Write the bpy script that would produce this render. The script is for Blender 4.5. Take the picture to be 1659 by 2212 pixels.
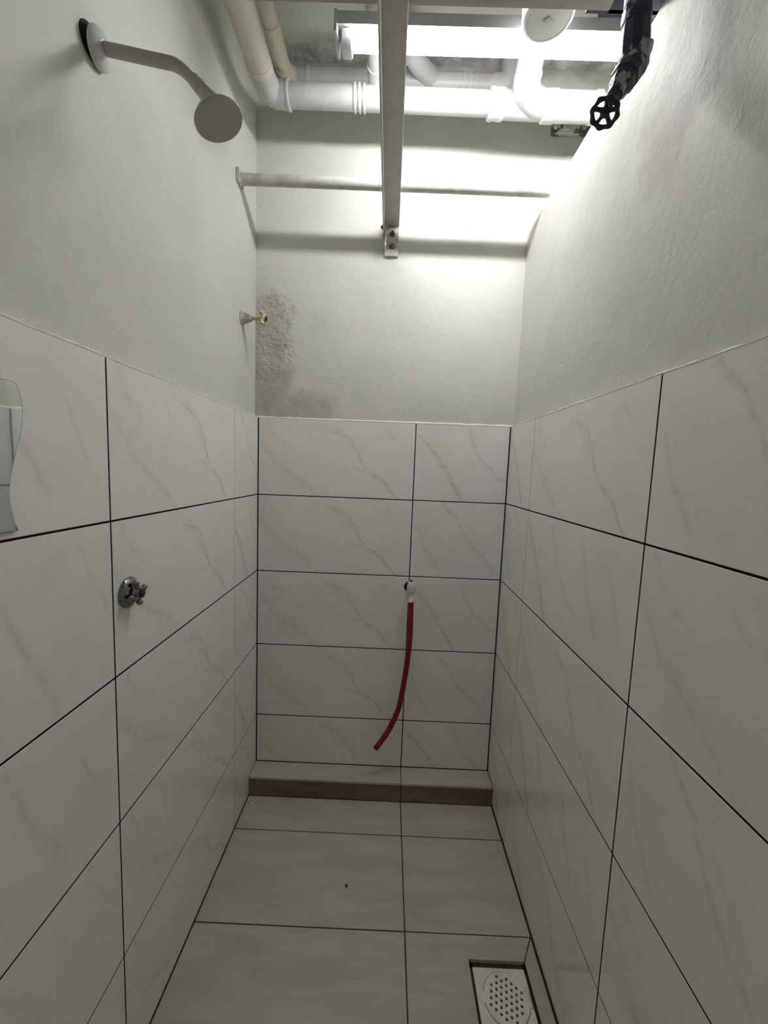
import bpy, bmesh, math, random
from mathutils import Vector, Matrix, noise

random.seed(7)
for o in list(bpy.data.objects):
    bpy.data.objects.remove(o)
scene = bpy.context.scene
COL = scene.collection

# ------------------------------------------------------------------ camera
cam_d = bpy.data.cameras.new('camera')
cam_d.sensor_fit = 'HORIZONTAL'
cam_d.sensor_width = 36.0
cam_d.lens = 883.68 * 36.0 / 1659.0
cam_d.clip_start = 0.01
cam = bpy.data.objects.new('camera', cam_d)
COL.objects.link(cam)
PITCH, YAW, ROLL = -0.1030, -0.0084, 0.0379
fw = Vector((math.sin(YAW) * math.cos(PITCH), math.cos(YAW) * math.cos(PITCH), math.sin(PITCH)))
rt = Vector((math.cos(YAW), -math.sin(YAW), 0.0))
up = rt.cross(fw)
r2 = rt * math.cos(ROLL) + up * math.sin(ROLL)
u2 = up * math.cos(ROLL) - rt * math.sin(ROLL)
cam.matrix_world = Matrix((
    (r2.x, u2.x, -fw.x, 0.5041),
    (r2.y, u2.y, -fw.y, -1.5725),
    (r2.z, u2.z, -fw.z, 1.2967),
    (0, 0, 0, 1)))
scene.camera = cam

# ------------------------------------------------------------------ world, exposure
world = bpy.data.worlds.new('world')
scene.world = world
world.use_nodes = True
world.node_tree.nodes['Background'].inputs[0].default_value = (1.0, 0.93, 0.86, 1)
world.node_tree.nodes['Background'].inputs[1].default_value = 0.09      # dim fill light, added; enters by the unseen doorway
scene.view_settings.view_transform = 'Standard'
scene.view_settings.look = 'None'
scene.view_settings.gamma = 1.0
scene.view_settings.use_curve_mapping = False
scene.view_settings.exposure = 0.92
TUBE_STRENGTH = 40.0        # emission of the fluorescent tube

# ------------------------------------------------------------------ room dimensions (metres)
WD = 0.958                  # tile face to tile face
Z1 = 1.184                  # first tile bed joint below the top row
ZT = 1.476                  # top of the wall tiles
PL, PR, PB = -0.013, 0.971, 0.006   # plaster planes left, right, back
CEIL = 2.70
FRONT = -2.05
PART_TOP = 2.172            # top of the low partition on the right
FAR = 1.95                  # wall of the neighbouring stall

# ------------------------------------------------------------------ node helpers
def new_mat(name):
    m = bpy.data.materials.new(name)
    m.use_nodes = True
    nt = m.node_tree
    bs = nt.nodes['Principled BSDF']
    return m, nt, bs

class N:
    """tiny wrapper to chain nodes"""
    def __init__(s, nt): s.nt = nt
    def node(s, t, **kw):
        n = s.nt.nodes.new(t)
        for k, v in kw.items(): setattr(n, k, v)
        return n
    def link(s, a, b): s.nt.links.new(a, b)
    def coords(s, which='Object'):
        return s.node('ShaderNodeTexCoord').outputs[which]
    def mapping(s, vec, scale=(1, 1, 1), loc=(0, 0, 0), rot=(0, 0, 0)):
        n = s.node('ShaderNodeMapping')
        n.inputs['Scale'].default_value = scale
        n.inputs['Location'].default_value = loc
        n.inputs['Rotation'].default_value = rot
        s.link(vec, n.inputs['Vector'])
        return n.outputs[0]
    def noise(s, vec, scale, detail=3, rough=0.55, dist=0.0, out='Fac'):
        n = s.node('ShaderNodeTexNoise')
        n.inputs['Scale'].default_value = scale
        n.inputs['Detail'].default_value = detail
        n.inputs['Roughness'].default_value = rough
        n.inputs['Distortion'].default_value = dist
        s.link(vec, n.inputs['Vector'])
        return n.outputs[out]
    def math(s, op, a, b=None, c=None, clamp=False):
        n = s.node('ShaderNodeMath', operation=op, use_clamp=clamp)
        for i, v in enumerate((a, b, c)):
            if v is None: continue
            if isinstance(v, (int, float)): n.inputs[i].default_value = v
            else: s.link(v, n.inputs[i])
        return n.outputs[0]
    def vmath(s, op, a, b=None, scale=None, out=0):
        n = s.node('ShaderNodeVectorMath', operation=op)
        for i, v in enumerate((a, b)):
            if v is None: continue
            if isinstance(v, (tuple, list)): n.inputs[i].default_value = v
            else: s.link(v, n.inputs[i])
        if scale is not None:
            if isinstance(scale, (int, float)): n.inputs['Scale'].default_value = scale
            else: s.link(scale, n.inputs['Scale'])
        return n.outputs[out]
    def ramp(s, fac, lo, hi, a=0.0, b=1.0):
        n = s.node('ShaderNodeMapRange', interpolation_type='SMOOTHSTEP')
        s.link(fac, n.inputs['Value'])
        n.inputs['From Min'].default_value = lo
        n.inputs['From Max'].default_value = hi
        n.inputs['To Min'].default_value = a
        n.inputs['To Max'].default_value = b
        return n.outputs['Result']
    def mix(s, fac, a, b):
        n = s.node('ShaderNodeMix', data_type='RGBA')
        if isinstance(fac, (int, float)): n.inputs[0].default_value = fac
        else: s.link(fac, n.inputs[0])
        for i, v in ((6, a), (7, b)):
            if isinstance(v, (tuple, list)): n.inputs[i].default_value = (*v[:3], 1)
            else: s.link(v, n.inputs[i])
        return n.outputs[2]
    def bump(s, h, strength, dist, bs, prev=None):
        n = s.node('ShaderNodeBump')
        n.inputs['Strength'].default_value = strength
        n.inputs['Distance'].default_value = dist
        s.link(h, n.inputs['Height'])
        if prev is not None: s.link(prev, n.inputs['Normal'])
        if bs is not None: s.link(n.outputs[0], bs.inputs['Normal'])
        return n.outputs[0]
    def sep(s, vec):
        n = s.node('ShaderNodeSeparateXYZ')
        s.link(vec, n.inputs[0])
        return n.outputs

def simple(name, col, rough=0.5, metal=0.0, bump=None, var=0.0, vscale=12.0, spec=0.5, col2=None, lo=0.45, hi=0.65):
    m, nt, bs = new_mat(name)
    k = N(nt)
    bs.inputs['Roughness'].default_value = rough
    bs.inputs['Metallic'].default_value = metal
    bs.inputs['Specular IOR Level'].default_value = spec
    v = k.coords()
    c2 = col2 if col2 else tuple(c * (1 - var) for c in col)
    f = k.noise(v, vscale, 5, 0.6)
    f = k.ramp(f, lo, hi)
    k.link(k.mix(f, col, c2), bs.inputs['Base Color'])
    if bump:
        k.bump(k.noise(v, bump[0], 4, 0.6), bump[1], bump[2], bs)
    return m

# ------------------------------------------------------------------ materials
TILE_BASE = (0.865, 0.853, 0.825)
TILE_VEIN = (0.47, 0.455, 0.415)

def vein_group():
    g = bpy.data.node_groups.new('vein', 'ShaderNodeTree')
    for nm, t in (('P', 'NodeSocketVector'), ('A', 'NodeSocketVector'), ('B', 'NodeSocketVector'),
                  ('Width', 'NodeSocketFloat'), ('Strength', 'NodeSocketFloat'), ('Prev', 'NodeSocketFloat')):
        g.interface.new_socket(name=nm, in_out='INPUT', socket_type=t)
    g.interface.new_socket(name='Mask', in_out='OUTPUT', socket_type='NodeSocketFloat')
    k = N(g)
    gi = k.node('NodeGroupInput'); go = k.node('NodeGroupOutput')
    ab = k.vmath('SUBTRACT', gi.outputs['B'], gi.outputs['A'])
    ap = k.vmath('SUBTRACT', gi.outputs['P'], gi.outputs['A'])
    num = k.vmath('DOT_PRODUCT', ap, ab, out=1)
    den = k.vmath('DOT_PRODUCT', ab, ab, out=1)
    t = k.math('DIVIDE', num, den, clamp=True)
    pr = k.vmath('SCALE', ab, scale=t)
    d = k.vmath('LENGTH', k.vmath('SUBTRACT', ap, pr), out=1)
    q = k.math('DIVIDE', d, gi.outputs['Width'], clamp=True)
    q = k.math('SUBTRACT', 1.0, q)
    q = k.math('MULTIPLY', k.math('MULTIPLY', q, q), gi.outputs['Strength'])
    k.link(k.math('MAXIMUM', q, gi.outputs['Prev']), go.inputs['Mask'])
    return g
VEIN = vein_group()

# vein lines of each print: ((u, v) ... ) metres from the tile's upper left corner, width, strength
def zc(pts, x0=185.0, y0=95.0): return [((x - x0) / 800 * 0.6, -(y - y0) / 410 * 0.3) for x, y in pts]
PRINT_A = [(zc([(225, 105), (255, 165), (315, 220)]), .011, .40),
           (zc([(435, 155), (485, 215)]), .007, .30),
           (zc([(540, 155), (640, 180), (690, 250), (725, 330), (820, 400), (895, 490), (945, 520)]), .0095, .80),
           (zc([(575, 150), (685, 255)]), .030, .42),
           (zc([(665, 330), (740, 360), (820, 405)]), .007, .40),
           (zc([(195, 225), (300, 350), (390, 400), (490, 490)]), .014, .45),
           (zc([(270, 300), (350, 375)]), .020, .30),
           (zc([(845, 145), (880, 190)]), .007, .40)]
PRINT_B = [(zc([(1000, 175), (1090, 270), (1160, 380), (1210, 480), (1240, 520)], 980, 110), .013, .75),
           (zc([(1090, 265), (1150, 250)], 980, 110), .018, .25),
           (zc([(1245, 140), (1290, 240), (1330, 310), (1390, 370), (1450, 405)], 980, 110), .010, .55),
           (zc([(1480, 150), (1530, 300), (1600, 430)], 980, 110), .011, .5),
           (zc([(1640, 200), (1740, 420)], 980, 110), .009, .4)]
PRINT_C = [(zc([(1130, 540), (1200, 620), (1250, 710), (1330, 800), (1400, 880)], 970, 525), .011, .65),
           (zc([(1000, 670), (1040, 780), (1110, 880)], 970, 525), .010, .50),
           (zc([(1220, 620), (1300, 690)], 970, 525), .016, .25),
           (zc([(1430, 560), (1500, 700), (1590, 900)], 970, 525), .012, .55),
           (zc([(1660, 560), (1690, 640), (1760, 760)], 970, 525), .008, .4)]

def tile_mat(name, prints):
    m, nt, bs = new_mat(name)
    k = N(nt)
    v = k.coords()
    w = k.vmath('SCALE', k.vmath('SUBTRACT', k.noise(v, 16, 4, 0.6, out='Color'), (0.5, 0.5, 0.5)), scale=0.034)
    p = k.vmath('MULTIPLY', k.vmath('ADD', v, w), (1, 0, 1))
    prev = None
    for pts, wd, st in prints:
        for a, b in zip(pts[:-1], pts[1:]):
            g = k.node('ShaderNodeGroup'); g.node_tree = VEIN
            k.link(p, g.inputs['P'])
            g.inputs['A'].default_value = (a[0], 0, a[1])
            g.inputs['B'].default_value = (b[0], 0, b[1])
            g.inputs['Width'].default_value = wd * 1.45
            g.inputs['Strength'].default_value = st
            if prev is not None: k.link(prev, g.inputs['Prev'])
            prev = g.outputs['Mask']
    brk = k.ramp(k.noise(v, 30, 4, 0.65), 0.30, 0.68, 0.12, 0.72)
    mask = k.math('MULTIPLY', prev, brk)
    cloud = k.ramp(k.noise(k.mapping(v, (1, 1, 1.6), rot=(0, 0.7, 0)), 5, 4, 0.5), 0.35, 0.75, 0.0, 0.13)
    mask = k.math('ADD', mask, cloud, clamp=True)
    k.link(k.mix(mask, TILE_BASE, TILE_VEIN), bs.inputs['Base Color'])
    bs.inputs['Roughness'].default_value = 0.11
    bs.inputs['Specular IOR Level'].default_value = 0.45
    k.bump(k.noise(v, 5, 2, 0.5), 0.05, 0.01, bs)
    return m
M_TILE = [tile_mat('glazed_tile_a', PRINT_A), tile_mat('glazed_tile_b', PRINT_B), tile_mat('glazed_tile_c', PRINT_C)]

def floor_mat(name, base, dark):
    m, nt, bs = new_mat(name)
    k = N(nt)
    v = k.coords()
    s = k.noise(k.mapping(v, (2.2, 11, 6), rot=(0, 0, 0.06)), 2.0, 6, 0.62, 0.6)
    f = k.noise(v, 45, 4, 0.6)
    c = k.mix(k.ramp(s, 0.36, 0.66), dark, base)
    c = k.mix(k.ramp(f, 0.55, 0.85, 0, 0.25), c, dark)
    k.link(c, bs.inputs['Base Color'])
    bs.inputs['Roughness'].default_value = 0.42
    k.bump(k.noise(k.mapping(v, (3, 9, 5)), 8, 5, 0.6), 0.12, 0.004, bs)
    return m
M_FLOOR = floor_mat('stone_floor_tile', (0.53, 0.508, 0.440), (0.455, 0.432, 0.370))
M_RISER = floor_mat('brown_riser_tile', (0.21, 0.165, 0.105), (0.15, 0.115, 0.07))
M_GROUT = simple('dark_grout', (0.022, 0.017, 0.011), 0.95, var=0.5, vscale=60, spec=0.1)
M_GROUT_F = simple('brown_floor_grout', (0.075, 0.058, 0.038), 0.95, var=0.4, vscale=60, spec=0.1)
M_GROUT_P = simple('pale_grout', (0.24, 0.235, 0.21), 0.9, var=0.3, vscale=60)

def plaster_mat(name, kind):
    m, nt, bs = new_mat(name)
    k = N(nt)
    v = k.coords()
    base = (0.665, 0.662, 0.610)
    alt = (0.615, 0.615, 0.562)
    c = k.mix(k.ramp(k.noise(v, 3.5, 4, 0.55), 0.35, 0.7), base, alt)
    sp = k.ramp(k.noise(v, 55, 2, 0.5), 0.755, 0.79)
    c = k.mix(k.math('MULTIPLY', sp, 0.35), c, (0.2, 0.19, 0.17))
    h1 = k.noise(v, 10, 5, 0.6)
    h2 = k.noise(v, 260, 2, 0.5)
    n = k.bump(h1, 0.30, 0.010, None)
    rid = k.ramp(k.noise(k.mapping(v, (1, 1, 1.8), rot=(0.5, 0.5, 0)), 24, 3, 0.6, 0.8), 0.60, 0.70)
    n = k.bump(rid, 0.13, 0.003, None, n)
    if kind == 'back':
        # damp patch in the lower left corner: a blistered strip up the corner and a wide foot
        d = k.vmath('SCALE', k.vmath('SUBTRACT', k.noise(v, 9, 5, 0.6, out='Color'), (0.5, 0.5, 0.5)), scale=0.16)
        q = k.sep(k.vmath('ADD', v, d))
        w2 = k.vmath('SCALE', k.vmath('SUBTRACT', k.noise(v, 6, 4, 0.6, out='Color'), (0.5, 0.5, 0.5)), scale=0.20)
        el = k.vmath('DISTANCE', k.vmath('MULTIPLY', k.vmath('ADD', k.vmath('ADD', v, d), w2), (1, 0, 0.55)), (0.035, 0, 1.785 * 0.55), out=1)
        a = k.ramp(el, 0.062, 0.118, 1, 0)
        a2 = k.math('MULTIPLY', k.ramp(q[0], 0.10, 0.15, 1, 0), k.ramp(q[2], 1.68, 1.78, 1, 0))
        b = k.math('MULTIPLY', k.ramp(q[0], 0.235, 0.33, 1, 0), k.ramp(q[2], 1.555, 1.605, 1, 0))
        mk = k.math('MULTIPLY', k.math('MAXIMUM', k.math('MAXIMUM', a, a2), b), k.ramp(k.noise(v, 13, 4, 0.6), 0.3, 0.65, 0.45, 1.0))
        c = k.mix(k.math('MULTIPLY', mk, 0.80), c, (0.39, 0.375, 0.312))
        # brown dust edge towards the ceiling
        top = k.ramp(k.math('ADD', k.sep(v)[2], k.math('MULTIPLY', k.noise(v, 14, 4), 0.12)), 2.70, 2.76)
        c = k.mix(k.math('MULTIPLY', top, 0.5), c, (0.16, 0.15, 0.14))
        bl = k.math('MULTIPLY', a, k.ramp(k.noise(v, 62, 3, 0.6), 0.42, 0.62))
        n = k.bump(bl, 0.55, 0.006, None, n)
    if kind == 'right':
        d = k.vmath('SCALE', k.vmath('SUBTRACT', k.noise(v, 7, 5, 0.6, out='Color'), (0.5, 0.5, 0.5)), scale=0.22)
        q = k.vmath('DISTANCE', k.vmath('MULTIPLY', k.vmath('ADD', v, d), (0, 1, 0.8)), (0, -0.80, 1.97 * 0.8), out=1)
        mk = k.ramp(q, 0.07, 0.125, 1, 0)
        c = k.mix(k.math('MULTIPLY', mk, 0.38), c, (0.26, 0.24, 0.21))
    if kind == 'left':
        d = k.ramp(k.noise(v, 26, 5, 0.7), 0.62, 0.74)
        low = k.ramp(k.sep(v)[2], 1.49, 1.60, 1, 0)
        c = k.mix(k.math('MULTIPLY', k.math('MULTIPLY', d, low), 0.5), c, (0.27, 0.25, 0.22))
    if kind == 'ceiling':
        y = k.sep(v)[1]
        d = k.math('ADD', y, k.math('MULTIPLY', k.noise(v, 12, 5, 0.65), 0.30))
        mk = k.math('MULTIPLY', k.ramp(d, 0.06, 0.18), k.ramp(k.noise(v, 30, 5, 0.7), 0.2, 0.6))
        c = k.mix(k.math('MULTIPLY', mk, 0.7), c, (0.13, 0.13, 0.135))
    k.link(c, bs.inputs['Base Color'])
    bs.inputs['Roughness'].default_value = 0.62
    bs.inputs['Specular IOR Level'].default_value = 0.3
    k.bump(h2, 0.10, 0.002, bs, n)
    return m
M_PL_BACK = plaster_mat('painted_plaster_back', 'back')
M_PL_LEFT = plaster_mat('painted_plaster_left', 'left')
M_PL_RIGHT = plaster_mat('painted_plaster_right', 'right')
M_PL_CEIL = plaster_mat('painted_ceiling', 'ceiling')
M_PLAIN = plaster_mat('painted_plaster', 'plain')
M_BEAD = simple('white_filler', (0.80, 0.79, 0.72), 0.6, var=0.18, vscale=30, bump=(90, 0.3, 0.003))

M_PVC = simple('white_pvc', (0.47, 0.47, 0.46), 0.34, var=0.12, vscale=9, bump=(40, 0.05, 0.002))
M_PVC_LIP = simple('white_pvc_lip', (0.53, 0.53, 0.52), 0.35, var=0.06)
M_PVC_CREAM = simple('cream_pvc', (0.60, 0.58, 0.50), 0.4, col2=(0.50, 0.47, 0.385), vscale=8, bump=(50, 0.08, 0.002))
M_PVC_DIRTY = simple('stained_cream_pvc', (0.56, 0.53, 0.43), 0.45, col2=(0.27, 0.24, 0.13), vscale=17, lo=0.52, hi=0.72)
M_PVC_YEL = simple('yellowed_pvc', (0.78, 0.68, 0.46), 0.4, var=0.1)
M_PAINT_STEEL = simple('grey_white_painted_steel', (0.50, 0.49, 0.455), 0.42, var=0.12, vscale=14, bump=(60, 0.12, 0.003))
M_ROD = simple('white_painted_pipe', (0.55, 0.545, 0.51), 0.42, col2=(0.43, 0.425, 0.385), vscale=22, bump=(45, 0.15, 0.004))
M_BEAM = simple('brown_grey_painted_beam', (0.40, 0.375, 0.34), 0.55, var=0.15, vscale=14, bump=(40, 0.2, 0.004))
M_DKSTEEL = simple('dark_blue_steel', (0.060, 0.072, 0.13), 0.5, var=0.4, vscale=16)
M_VALVE = simple('paint_splashed_black_iron', (0.026, 0.030, 0.062), 0.38, col2=(0.34, 0.345, 0.34), vscale=24, lo=0.545, hi=0.575, bump=(45, 0.3, 0.006))
M_WHEEL = simple('black_handwheel_iron', (0.020, 0.017, 0.024), 0.34, var=0.3, vscale=20)
M_CHIP = simple('chipped_white_paint', (0.62, 0.62, 0.60), 0.6, col2=(0.10, 0.095, 0.12), vscale=38, lo=0.52, hi=0.57, bump=(60, 0.5, 0.006))
M_BOLT = simple('rusty_dark_bolt', (0.16, 0.13, 0.10), 0.6, var=0.5, vscale=70)
M_SHOWER = simple('matt_white_plastic', (0.46, 0.445, 0.430), 0.42, var=0.04)
M_SHOWER_W = simple('gloss_white_plastic', (0.70, 0.69, 0.68), 0.18, var=0.03)
M_NOZZLE = simple('dark_nozzle', (0.10, 0.095, 0.09), 0.6)
M_DARK = simple('black_void', (0.008, 0.007, 0.006), 0.8)
M_CHROME = simple('chrome', (0.27, 0.265, 0.26), 0.07, metal=1.0, var=0.05)
M_BLUE = simple('blue_cap', (0.014, 0.010, 0.075), 0.2)
M_BRASS = simple('cream_painted_brass', (0.66, 0.60, 0.42), 0.35, col2=(0.46, 0.38, 0.22), vscale=70, lo=0.5, hi=0.62)
M_TAPBODY = simple('paint_smeared_metal', (0.50, 0.48, 0.43), 0.45, col2=(0.28, 0.24, 0.19), vscale=60, lo=0.5, hi=0.62)
M_WPLAS = simple('white_tap_plastic', (0.74, 0.73, 0.69), 0.28, var=0.04)
M_HOSE = simple('red_rubber_hose', (0.215, 0.0022, 0.006), 0.22, var=0.15, vscale=30)
M_HOSE_IN = simple('dark_hose_bore', (0.05, 0.003, 0.004), 0.7)
M_DRAIN = simple('white_drain_plastic', (0.86, 0.83, 0.77), 0.4, var=0.10, vscale=30, bump=(60, 0.15, 0.003))
M_BATTEN = simple('grey_batten_metal', (0.44, 0.44, 0.45), 0.4, var=0.1)
M_HOLDER = simple('white_lampholder', (0.55, 0.55, 0.55), 0.4, var=0.1)
M_CABLE = simple('grey_cable', (0.16, 0.15, 0.17), 0.5)
M_CRUMB = simple('white_plaster_crumb', (0.75, 0.73, 0.68), 0.8)
M_CRUMB_D = simple('dark_crumb', (0.06, 0.05, 0.035), 0.8)
M_MIRROR, _nt, _bs = new_mat('mirror_silver')
_bs.inputs['Base Color'].default_value = (0.80, 0.84, 0.84, 1)
_bs.inputs['Metallic'].default_value = 1.0
_bs.inputs['Roughness'].default_value = 0.03
M_MEDGE = simple('mirror_glass_edge', (0.14, 0.17, 0.15), 0.2)
M_TUBE, _nt, _bs = new_mat('fluorescent_glow')
_bs.inputs['Base Color'].default_value = (0.9, 0.9, 0.9, 1)
_bs.inputs['Emission Color'].default_value = (0.985, 0.985, 0.985, 1)
_bs.inputs['Emission Strength'].default_value = TUBE_STRENGTH

# ------------------------------------------------------------------ mesh helpers
def V(*a): return Vector(a)

def bx(bm, x0, x1, y0, y1, z0, z1, bev=0.0, seg=2):
    vs = [bm.verts.new((x, y, z)) for x in (x0, x1) for y in (y0, y1) for z in (z0, z1)]
    q = [(0, 1, 3, 2), (4, 6, 7, 5), (0, 4, 5, 1), (2, 3, 7, 6), (0, 2, 6, 4), (1, 5, 7, 3)]
    fs = [bm.faces.new([vs[i] for i in f]) for f in q]
    if bev:
        es = list({e for f in fs for e in f.edges})
        bmesh.ops.bevel(bm, geom=es, offset=bev, segments=seg, profile=0.5, affect='EDGES')
    return bm

def frame_axes(d):
    d = d.normalized()
    a = V(0, 0, 1) if abs(d.z) < 0.9 else V(1, 0, 0)
    s = d.cross(a).normalized()
    return s, d.cross(s).normalized()

def sweep(bm, pts, rad, seg=24, caps=True):
    """round tube along points; rad is a number or a list"""
    pts = [Vector(p) for p in pts]
    n = len(pts)
    if not isinstance(rad, (list, tuple)): rad = [rad] * n
    rings = []
    s = None
    for i in range(n):
        d = (pts[min(i + 1, n - 1)] - pts[max(i - 1, 0)]).normalized()
        if s is None:
            s, t = frame_axes(d)
        else:
            s = (s - d * s.dot(d)).normalized()
            t = d.cross(s).normalized()
        rings.append([bm.verts.new(pts[i] + (s * math.cos(a) + t * math.sin(a)) * rad[i])
                      for a in [2 * math.pi * j / seg for j in range(seg)]])
    for a, b in zip(rings[:-1], rings[1:]):
        for j in range(seg):
            bm.faces.new((a[j], a[(j + 1) % seg], b[(j + 1) % seg], b[j]))
    if caps:
        bm.faces.new(list(reversed(rings[0]))); bm.faces.new(rings[-1])
    return bm

def lathe(bm, base, axis, prof, seg=32, caps=True):
    """profile [(distance along axis, radius)]"""
    base = Vector(base); d = Vector(axis).normalized()
    s, t = frame_axes(d)
    rings = []
    for h, r in prof:
        r = max(r, 0.00005)
        rings.append([bm.verts.new(base + d * h + (s * math.cos(a) + t * math.sin(a)) * r)
                      for a in [2 * math.pi * j / seg for j in range(seg)]])
    for a, b in zip(rings[:-1], rings[1:]):
        for j in range(seg):
            bm.faces.new((a[j], a[(j + 1) % seg], b[(j + 1) % seg], b[j]))
    if caps:
        bm.faces.new(list(reversed(rings[0]))); bm.faces.new(rings[-1])
    return bm

def arc(p0, corner, p1, n=8):
    """points of a rounded corner (quadratic)"""
    p0, c, p1 = Vector(p0), Vector(corner), Vector(p1)
    return [p0 * (1 - t) ** 2 + c * 2 * t * (1 - t) + p1 * t * t for t in [i / n for i in range(n + 1)]]

def spline(pts, n=10):
    pts = [Vector(p) for p in pts]
    P = [pts[0] * 2 - pts[1]] + pts + [pts[-1] * 2 - pts[-2]]
    out = []
    for i in range(1, len(P) - 2):
        a, b, c, d = P[i - 1:i + 3]
        for j in range(n):
            t = j / n
            out.append(0.5 * ((2 * b) + (c - a) * t + (2 * a - 5 * b + 4 * c - d) * t * t + (3 * b - a - 3 * c + d) * t ** 3))
    out.append(pts[-1])
    return out

def prism(bm, outline, axis, d0, d1):
    """extrude a 2-D outline; axis 'x' uses (y, z), 'z' uses (x, y), 'y' uses (x, z)"""
    def mk(p, d):
        return {'x': (d, p[0], p[1]), 'y': (p[0], d, p[1]), 'z': (p[0], p[1], d)}[axis]
    a = [bm.verts.new(mk(p, d0)) for p in outline]
    b = [bm.verts.new(mk(p, d1)) for p in outline]
    n = len(a)
    bm.faces.new(a); bm.faces.new(list(reversed(b)))
    for i in range(n):
        bm.faces.new((a[i], b[i], b[(i + 1) % n], a[(i + 1) % n]))
    return bm

def finish(bm, smooth_deg=35):
    bmesh.ops.recalc_face_normals(bm, faces=bm.faces[:])
    lim = math.radians(smooth_deg)
    for f in bm.faces: f.smooth = True
    for e in bm.edges:
        if len(e.link_faces) == 2 and e.calc_face_angle(0) > lim: e.smooth = False

def to_mesh(name, bm, mat):
    finish(bm)
    me = bpy.data.meshes.new(name)
    bm.to_mesh(me); bm.free()
    me.materials.append(mat)
    return me

def origin_of(p):
    o = Vector((0, 0, 0))
    while p is not None:
        o += p.location
        p = p.parent
    return o

def obj(name, bm, mat, parent=None, label=None):
    """link a bmesh given in world coordinates as one object, child of parent"""
    if parent is not None:
        off = origin_of(parent)
        bmesh.ops.translate(bm, verts=bm.verts[:], vec=-off)
    o = bpy.data.objects.new(name, to_mesh(name, bm, mat))
    COL.objects.link(o)
    o.parent = parent
    if label: o['label'] = label
    return o

def solid(name, bm, mat, base):
    bmesh.ops.translate(bm, verts=bm.verts[:], vec=-Vector(base))
    o = bpy.data.objects.new(name, to_mesh(name, bm, mat))
    o.location = base
    COL.objects.link(o)
    return o

def tag(o, label, cat, group=None):
    o['label'] = label; o['category'] = cat
    if group: o['group'] = group
    return o

def thing(name, label, cat, loc, group=None):
    o = bpy.data.objects.new(name, None)
    o.empty_display_size = 0.05
    o.location = loc
    COL.objects.link(o)
    return tag(o, label, cat, group)

def struct(name, bm, mat, label, cat=None):
    o = bpy.data.objects.new(name, to_mesh(name, bm, mat))
    COL.objects.link(o)
    o['kind'] = 'structure'; o['label'] = label; o['category'] = cat or name.split('_')[0]
    return o

BM = bmesh.new

# ------------------------------------------------------------------ walls, ceiling, floor
def sheet(bm, o, du, dv, nu, nv, nrm, amp):
    """uneven plaster face"""
    o, du, dv, nrm = Vector(o), Vector(du), Vector(dv), Vector(nrm)
    g = []
    for i in range(nu + 1):
        row = []
        for j in range(nv + 1):
            p = o + du * (i / nu) + dv * (j / nv)
            e = min(i, nu - i, 3) / 3.0
            h = noise.noise(p * 3.1) * 0.6 + noise.noise(p * 9.0) * 0.4
            row.append(bm.verts.new(p + nrm * (h * amp * e)))
        g.append(row)
    for i in range(nu):
        for j in range(nv):
            bm.faces.new((g[i][j], g[i + 1][j], g[i + 1][j + 1], g[i][j + 1]))

bm = BM(); bx(bm, -0.113, FAR + 0.1, PB + 0.004, PB + 0.104, -0.15, CEIL)
sheet(bm, (PL - 0.002, PB, ZT - 0.01), (FAR + 0.013, 0, 0), (0, 0, CEIL - ZT + 0.01), 90, 56, (0, -1, 0), 0.0018)
wall_back = struct('wall_back', bm, M_PL_BACK, 'cream plastered back wall with a damp corner above pale tiles')
bm = BM(); bx(bm, PL - 0.104, PL - 0.004, FRONT, PB + 0.004, -0.15, CEIL)
sheet(bm, (PL, FRONT, ZT - 0.01), (0, PB - FRONT + 0.002, 0), (0, 0, CEIL - ZT + 0.01), 94, 56, (1, 0, 0), 0.0022)
wall_left = struct('wall_left', bm, M_PL_LEFT, 'cream plastered left wall carrying the shower arm')
bm = BM(); bx(bm, PR + 0.004, PR + 0.100, FRONT, PB + 0.004, -0.15, PART_TOP - 0.002, 0.004)
sheet(bm, (PR, FRONT, ZT - 0.01), (0, PB - FRONT + 0.002, 0), (0, 0, PART_TOP - 0.006 - ZT), 94, 34, (-1, 0, 0), 0.0022)
# rounded plaster nose along the top of the partition
nose = [(PR, PART_TOP - 0.016), (PR + 0.001, PART_TOP - 0.010), (PR + 0.005, PART_TOP - 0.003), (PR + 0.012, PART_TOP), (PR + 0.098, PART_TOP), (PR + 0.098, PART_TOP - 0.016)]
prism(bm, nose, 'y', FRONT, PB + 0.002)
wall_right = struct('wall_right', bm, M_PL_RIGHT, 'low plastered partition on the right, open above its top edge')
# front wall with an unseen open doorway, added to let in fill light
bm = BM()
bx(bm, -0.113, 0.08, FRONT - 0.1, FRONT, -0.15, CEIL)
bx(bm, 0.08, 0.88, FRONT - 0.1, FRONT, 2.05, CEIL)
bx(bm, 0.88, FAR + 0.1, FRONT - 0.1, FRONT, -0.15, CEIL)
bx(bm, 0.08, 0.88, FRONT - 0.1, FRONT, -0.15, -0.002)
struct('wall_front', bm, M_PLAIN, 'plain plastered wall with an added doorway, unseen behind the viewer')
bm = BM()
bx(bm, 0.08, 0.11, FRONT - 0.11, FRONT + 0.012, 0.0, 2.05, 0.003)
bx(bm, 0.85, 0.88, FRONT - 0.11, FRONT + 0.012, 0.0, 2.05, 0.003)
bx(bm, 0.11, 0.85, FRONT - 0.11, FRONT + 0.012, 2.02, 2.05, 0.003)
struct('trim_2', bm, M_BEAD, 'white painted frame of the added, unseen open doorway', 'door frame')
bm = BM(); bx(bm, FAR, FAR + 0.1, FRONT, PB + 0.004, -0.15, CEIL)
struct('wall_far', bm, M_PLAIN, 'far plastered wall of the neighbouring stall')
bm = BM(); bx(bm, -0.113, FAR + 0.1, FRONT - 0.1, PB + 0.104, CEIL, CEIL + 0.1)
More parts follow.
